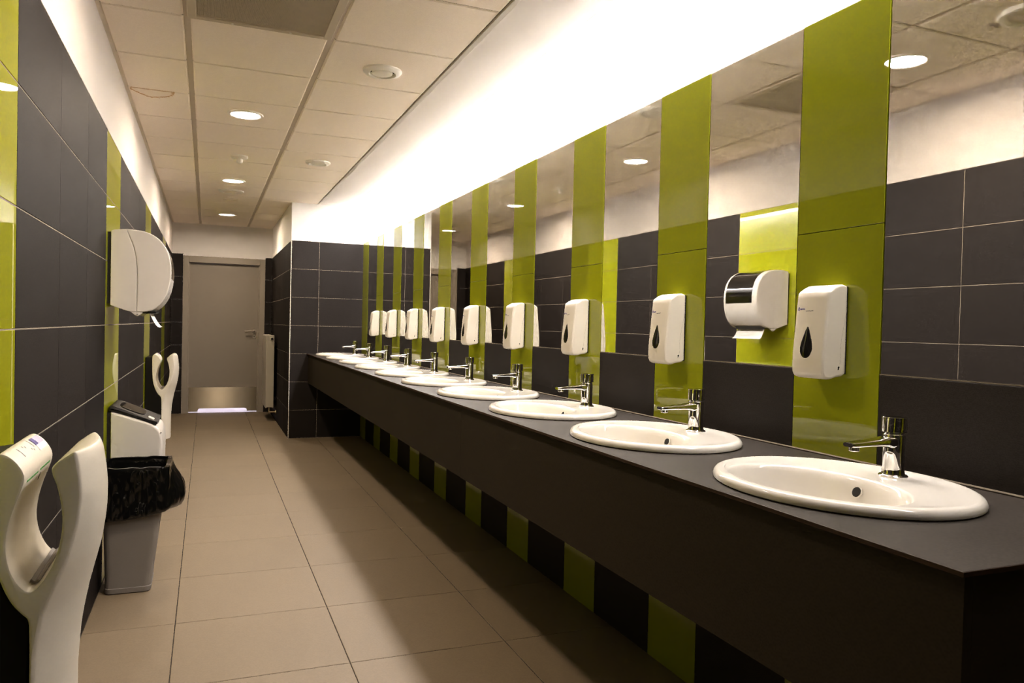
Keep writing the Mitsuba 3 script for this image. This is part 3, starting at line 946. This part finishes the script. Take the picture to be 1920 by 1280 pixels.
t = thing('waste_bin', 'grey plastic waste bin on the floor by the left wall, lined with black bag', 'bin')
ZR = .572
rows = [np.column_stack([bin_ring(0, -.008), np.full(96, .0005)]), np.column_stack([bin_ring(0, -.001), np.full(96, .004)]), np.column_stack([bin_ring(0.01, 0), np.full(96, .012)]),
        np.column_stack([bin_ring(.03, .0), np.full(96, .026)]), np.column_stack([bin_ring(.035, -.002), np.full(96, .028)])]
for f_ in np.linspace(.06, 1, 12):
    rows.append(np.column_stack([bin_ring(f_, -.002), np.full(96, .028 + (ZR - .028) * f_)]))
inner = [np.column_stack([bin_ring(f_, -.006), np.full(96, .028 + (ZR - .028) * f_)]) for f_ in np.linspace(1, .06, 8)]
add('tub', stitch(rows + inner, flat=(0, 1)), 'grey_plastic', t, 35)
add('rim', stitch([np.column_stack([bin_ring(1, o), np.full(96, z)]) for o, z in ((-.002, ZR - .02), (.0055, ZR - .02), (.007, ZR - .004), (.004, ZR), (-.006, ZR), (-.006, ZR - .01))], cap0=False, cap1=False), 'grey_plastic', t, 35)

t = thing('bin_bag', 'shiny black plastic bag folded over the rim of the grey bin', 'bin bag')
nb = 360
path = [(-.02, .20, 0), (-.017, .30, 0), (-.014, .40, .2), (-.011, .47, .3), (-.009, .53, .5), (-.0085, .558, .5), (-.006, .577, .4), (.002, .583, .3), (.010, .580, .4), (.0125, .565, .6), (.0135, .54, .8), (.015, .50, 1), (.018, .46, 1), (.021, .42, 1), (.025, .395, 1.0), (.028, .375, 1.0), (.027, .362, .9), (.0215, .356, .7)]
pp = chaikin(np.array(path), 3, False)
rows = []
base_ang = np.arange(nb) / nb * 2 * np.pi
for o, z, w in pp:
    f_ = min(1.0, max(.06, (z - .028) / (ZR - .028)))
    ringp = bin_ring(f_ if o < 0 else 1.0 - .22 * max(0, (.575 - z)) / .2, 0, nb)
    nrm = ring_normals(ringp)
    ux, uy = ringp[:, 0], ringp[:, 1]
    # folds: long vertical creases and crumpling
    sx = np.cos(base_ang)
    P3 = np.stack([ux * 20, uy * 20, np.full(nb, z * 9)], 1)
    fold = meshkit.fbm(P3, 3, 3) - .5
    cr = np.abs(meshkit.noise(np.stack([ux * 55, uy * 55, np.full(nb, z * 22)], 1), 8) - .5) - .2
    d = o + w * (.009 * fold + .005 * cr) * (1 if o > 0 else .5)
    if o > .005:
        d = np.maximum(d, .009)
        drape = np.clip((.575 - z) / .2, 0, 1.2)
        right = np.clip((ux + .24) / .08, 0, 1) * np.clip((uy - 3.82) / .12, 0, 1)
        d = d + right * .072 * np.sin(np.clip(drape, 0, 1.05) * np.pi * .62) ** 1.8
        left = ux < -.40
        d = np.where(left, np.minimum(d, .0115), d)
        backy = uy > 4.07
        d = np.where(backy & (ux < -.19), np.minimum(d, .028), d)
    else:
        d = np.minimum(d, -.0075)
    # scalloped hem: lower towards the front left, higher at the right rear
    zz = np.full(nb, z)
    if o > .008:
        k_ = np.clip((.575 - z) / .2, 0, 1.1)
        tilt = .012 * (ux + .29) / .13
        hem = (.016 * (meshkit.noise(np.stack([ux * 12, uy * 12, np.zeros(nb)], 1), 4) - .5) + tilt + .012 * np.clip((uy - 3.85) / .25, 0, 1) * np.clip((ux + .25) / .09, 0, 1)) * k_ ** 1.5
        zz = zz + hem
    else:
        zz = zz + .008 * (meshkit.noise(np.stack([ux * 30, uy * 30, np.zeros(nb)], 1), 6) - .5) * np.clip((z - .45) / .1, 0, 1)
    q = ringp + nrm * d[:, None]
    q[:, 0] = np.maximum(q[:, 0], XL + .002)
    q[:, 1] = np.minimum(q[:, 1], 4.128)
    rows.append(np.column_stack([q, zz]))
add('sheet', stitch(rows, cap0=True, cap1=False, flat=(0, 1)), 'bag', t, 60)

# ------------------------------------------------------------------ hand dryers
ZS = np.array([.28, .30, .48, .57, .643, .69, .75, .82, .89, .96, .985])
EX = np.array([-.318, -.318, -.317, -.314, -.303, -.285, -.260, -.241, -.233, -.240, -.246])
CXX = np.array([-.258, -.258, -.258, -.252, -.240, -.229, -.214, -.204, -.204, -.214, -.226])
DW = .30


def dryer_profile():
    # back lobe and front lobe joined at the bottom of the slot, stalk below; (x, z)
    inner = [(-.371, .980), (-.352, .966), (-.338, .945), (-.333, .928), (-.338, .905), (-.352, .868), (-.363, .825), (-.366, .785), (-.359, .745), (-.343, .712), (-.324, .693),
             (-.304, .712), (-.287, .742), (-.274, .780), (-.268, .820), (-.269, .860), (-.277, .905), (-.287, .932), (-.289, .945), (-.281, .956), (-.262, .970), (-.246, .981)]
    outer_front = [(x, z) for x, z in zip(np.interp(np.linspace(.965, .30, 26), ZS, EX), np.linspace(.965, .30, 26))]
    stalk_back = [(-.325, .302), (-.325, .40), (-.325, .50), (-.325, .60), (-.325, .640)]
    back_outer = [(-.338, .652), (-.356, .675), (-.372, .710), (-.384, .750), (-.391, .80), (-.393, .87), (-.394, .94), (-.392, .962), (-.385, .975)]
    return np.array(inner + outer_front + stalk_back + back_outer)


def dryer_bulge(x, z, t):
    e, c = np.interp(z, ZS, EX), np.interp(z, ZS, CXX)
    # only the outward front skin swells; inside points stay
    fr = np.clip((x - (e - .018)) / .016, 0, 1)
    return x + fr * (c - e) * (1 - np.abs(t) ** 2.2)


dp = dryer_profile()
dpr = chaikin(dp, 2)
shell = pillow(dpr, -DW / 2, DW / 2, .005, dryer_bulge, 2, 13)
bodyp = [(XL + .0015, .302), (XL + .0015, .952), (-.398, .958), (-.3965, .94), (-.3955, .87), (-.3935, .80), (-.3865, .750), (-.3745, .710), (-.3585, .675), (-.3405, .652), (-.3275, .640), (-.3275, .302)]
sh_shell = shape(shell, 'cream_plastic', 26)
sh_body = shape(pillow(bodyp, -DW / 2 + .008, DW / 2 - .008, .004, None, 3), 'black_plastic', 35)


sh_drain = shape(pillow([(-.333, .7045), (-.324, .697), (-.315, .7035), (-.318, .708), (-.324, .7035), (-.330, .709)], -DW / 2 + .05, DW / 2 - .012, .001, None, 2), 'grey_plastic', 30)
# the curve of the back lobe's top and inner side, and sheets that lie on it
k0 = int(np.argmin(np.abs(dpr[:, 0] + .378) + np.abs(dpr[:, 1] - .978)))
lobe = np.roll(dpr, -k0, 0)[:70]
LS = np.concatenate([[0], np.cumsum(np.linalg.norm(np.diff(lobe, axis=0), axis=1))])


def on_lobe(y0, y1, s0, s1, lift=.0008):
    q = np.linspace(s0, s1, 7)
    p = np.stack([np.interp(q, LS, lobe[:, i]) for i in range(2)], 1)
    g = np.gradient(p, axis=0)
    nn = np.stack([-g[:, 1], g[:, 0]], 1)
    nn /= np.linalg.norm(nn, axis=1, keepdims=True)
    nn *= np.sign((nn * (p - np.array([-.375, .93]))).sum(1, keepdims=True))
    ring_ = np.vstack([p + nn * lift, (p - nn * .0015)[::-1]])
    v = np.array([[x, y, z] for y in (y0, y1) for x, z in ring_])
    n_ = len(ring_)
    return stitch(v.reshape(2, n_, 3), flat=(0, 2))


s_tip = LS[int(np.argmin(np.abs(lobe[:, 0] + .334) + np.abs(lobe[:, 1] - .928)))]
sh_st1 = shape(on_lobe(.052, .132, .010, .030, .0010), 'sticker_lilac')
sh_st2 = shape(on_lobe(.052, .132, .030, .043, .0010), 'sticker_white')
sh_st3 = shape(on_lobe(.052, .078, .010, .029, .0014), 'ink_blue')
sh_ic = [shape(on_lobe(a, b, c, d, .0009), 'ink_pale') for a, b, c, d in ((-.075, -.0725, .012, .036), (-.035, -.032, .013, .018), (-.022, -.019, .017, .022), (.005, .0075, .028, .033), (.016, .0185, .032, .037), (.032, .0345, .006, .030))]
sh_led1 = shape(on_lobe(.010, .118, s_tip + .010, s_tip + .0145, .0007), 'led_green')
sh_led2 = shape(on_lobe(-.125, -.012, s_tip + .0115, s_tip + .0155, .0007), 'led_green')
sh_slit = shape(on_lobe(.022, .028, s_tip + .022, s_tip + .038, .0006), 'black_matte')
for yc, lab in ((1.92, 'large cream Y-shaped hand dryer in the left foreground, with blue sticker on its top'), (6.71, 'cream Y-shaped hand dryer with black back, far along the left wall near the door')):
    t = thing('hand_dryer', lab, 'hand dryer', 'hand dryers on the left wall')
    tw = T().translate([0, yc, 0])
    sk = add('shell', sh_shell, None, t, tw=tw)
    add('back_box', sh_body, None, t, tw=tw, label='black back box')
    add('drain_grille', sh_drain, None, t, tw=tw)
    kk = add('sticker', sh_st1, None, t, tw=tw)
    add('white_field', sh_st2, None, kk, tw=tw)
    add('blue_field', sh_st3, None, kk, tw=tw)
    for q in sh_ic:
        add('embossed_line', q, None, t, tw=tw)
    add('indicator_strip', sh_led1, None, t, tw=tw)
    add('indicator_strip', sh_led2, None, t, tw=tw)
    add('sensor_slit', sh_slit, None, t, tw=tw)

# ------------------------------------------------------------------ radiator on the side of the pier
t = thing('radiator', 'cream panel radiator mounted on the dark tiled side wall beside the door', 'radiator')
RX0, RX1, RY0, RY1, RZ0, RZ1 = .698, .796, 10.0, 10.64, .165, 1.085
add('front_panel', round_box(RX0, RX0 + .014, RY0 + .004, RY1, RZ0, RZ1 - .01, .005), 'radiator_paint', t, 35)
add('rear_panel', round_box(RX1 - .014, RX1, RY0 + .004, RY1, RZ0, RZ1 - .01, .005), 'radiator_paint', t, 35)
add('side_cover', round_box(RX0 + .002, RX1 - .002, RY0, RY0 + .018, RZ0 + .01, RZ1, .005), 'radiator_paint', t, 35)
add('side_cover', round_box(RX0 + .002, RX1 - .002, RY1 - .018, RY1, RZ0 + .01, RZ1, .005), 'radiator_paint', t, 35)
add('top_grille', cat(*[box(RX0 + .006, RX1 - .006, q, q + .012, RZ1 - .012, RZ1 - .006) for q in np.arange(RY0 + .02, RY1 - .03, .028)]), 'radiator_paint', t)
add('convector', cat(*[box(RX0 + .014, RX1 - .014, q, q + .002, RZ0 + .03, RZ1 - .04) for q in np.arange(RY0 + .03, RY1 - .03, .03)]), 'radiator_paint', t)
vk = add('vent_plug', tube_mesh([(.764, RY0 + .002, RZ1 - .045), (.764, RY0 - .022, RZ1 - .045)], .020, 20), 'radiator_paint', t, 30)
add('knob', tube_mesh([(.764, RY0 - .021, RZ1 - .045), (.764, RY0 - .032, RZ1 - .045)], .014, 20), 'black_matte', vk, 30)
add('valve', cat(tube_mesh([(.745, RY0 + .03, RZ0 + .02), (.745, RY0 + .03, .105)], .011, 14), tube_mesh([(.745, RY0 + .03, .115), (XP - .001, RY0 + .03, .115)], .011, 14), tube_mesh([(XP - .012, RY0 + .03, .115), (XP - .0005, RY0 + .03, .115)], .028, 20)), 'brass', t, 35)
for q in (RY0 + .12, RY1 - .15):
    for z in (.25, .95):
        add('bracket', box(RX1 - .001, XP - .0002, q, q + .03, z, z + .05), 'black_matte', t)
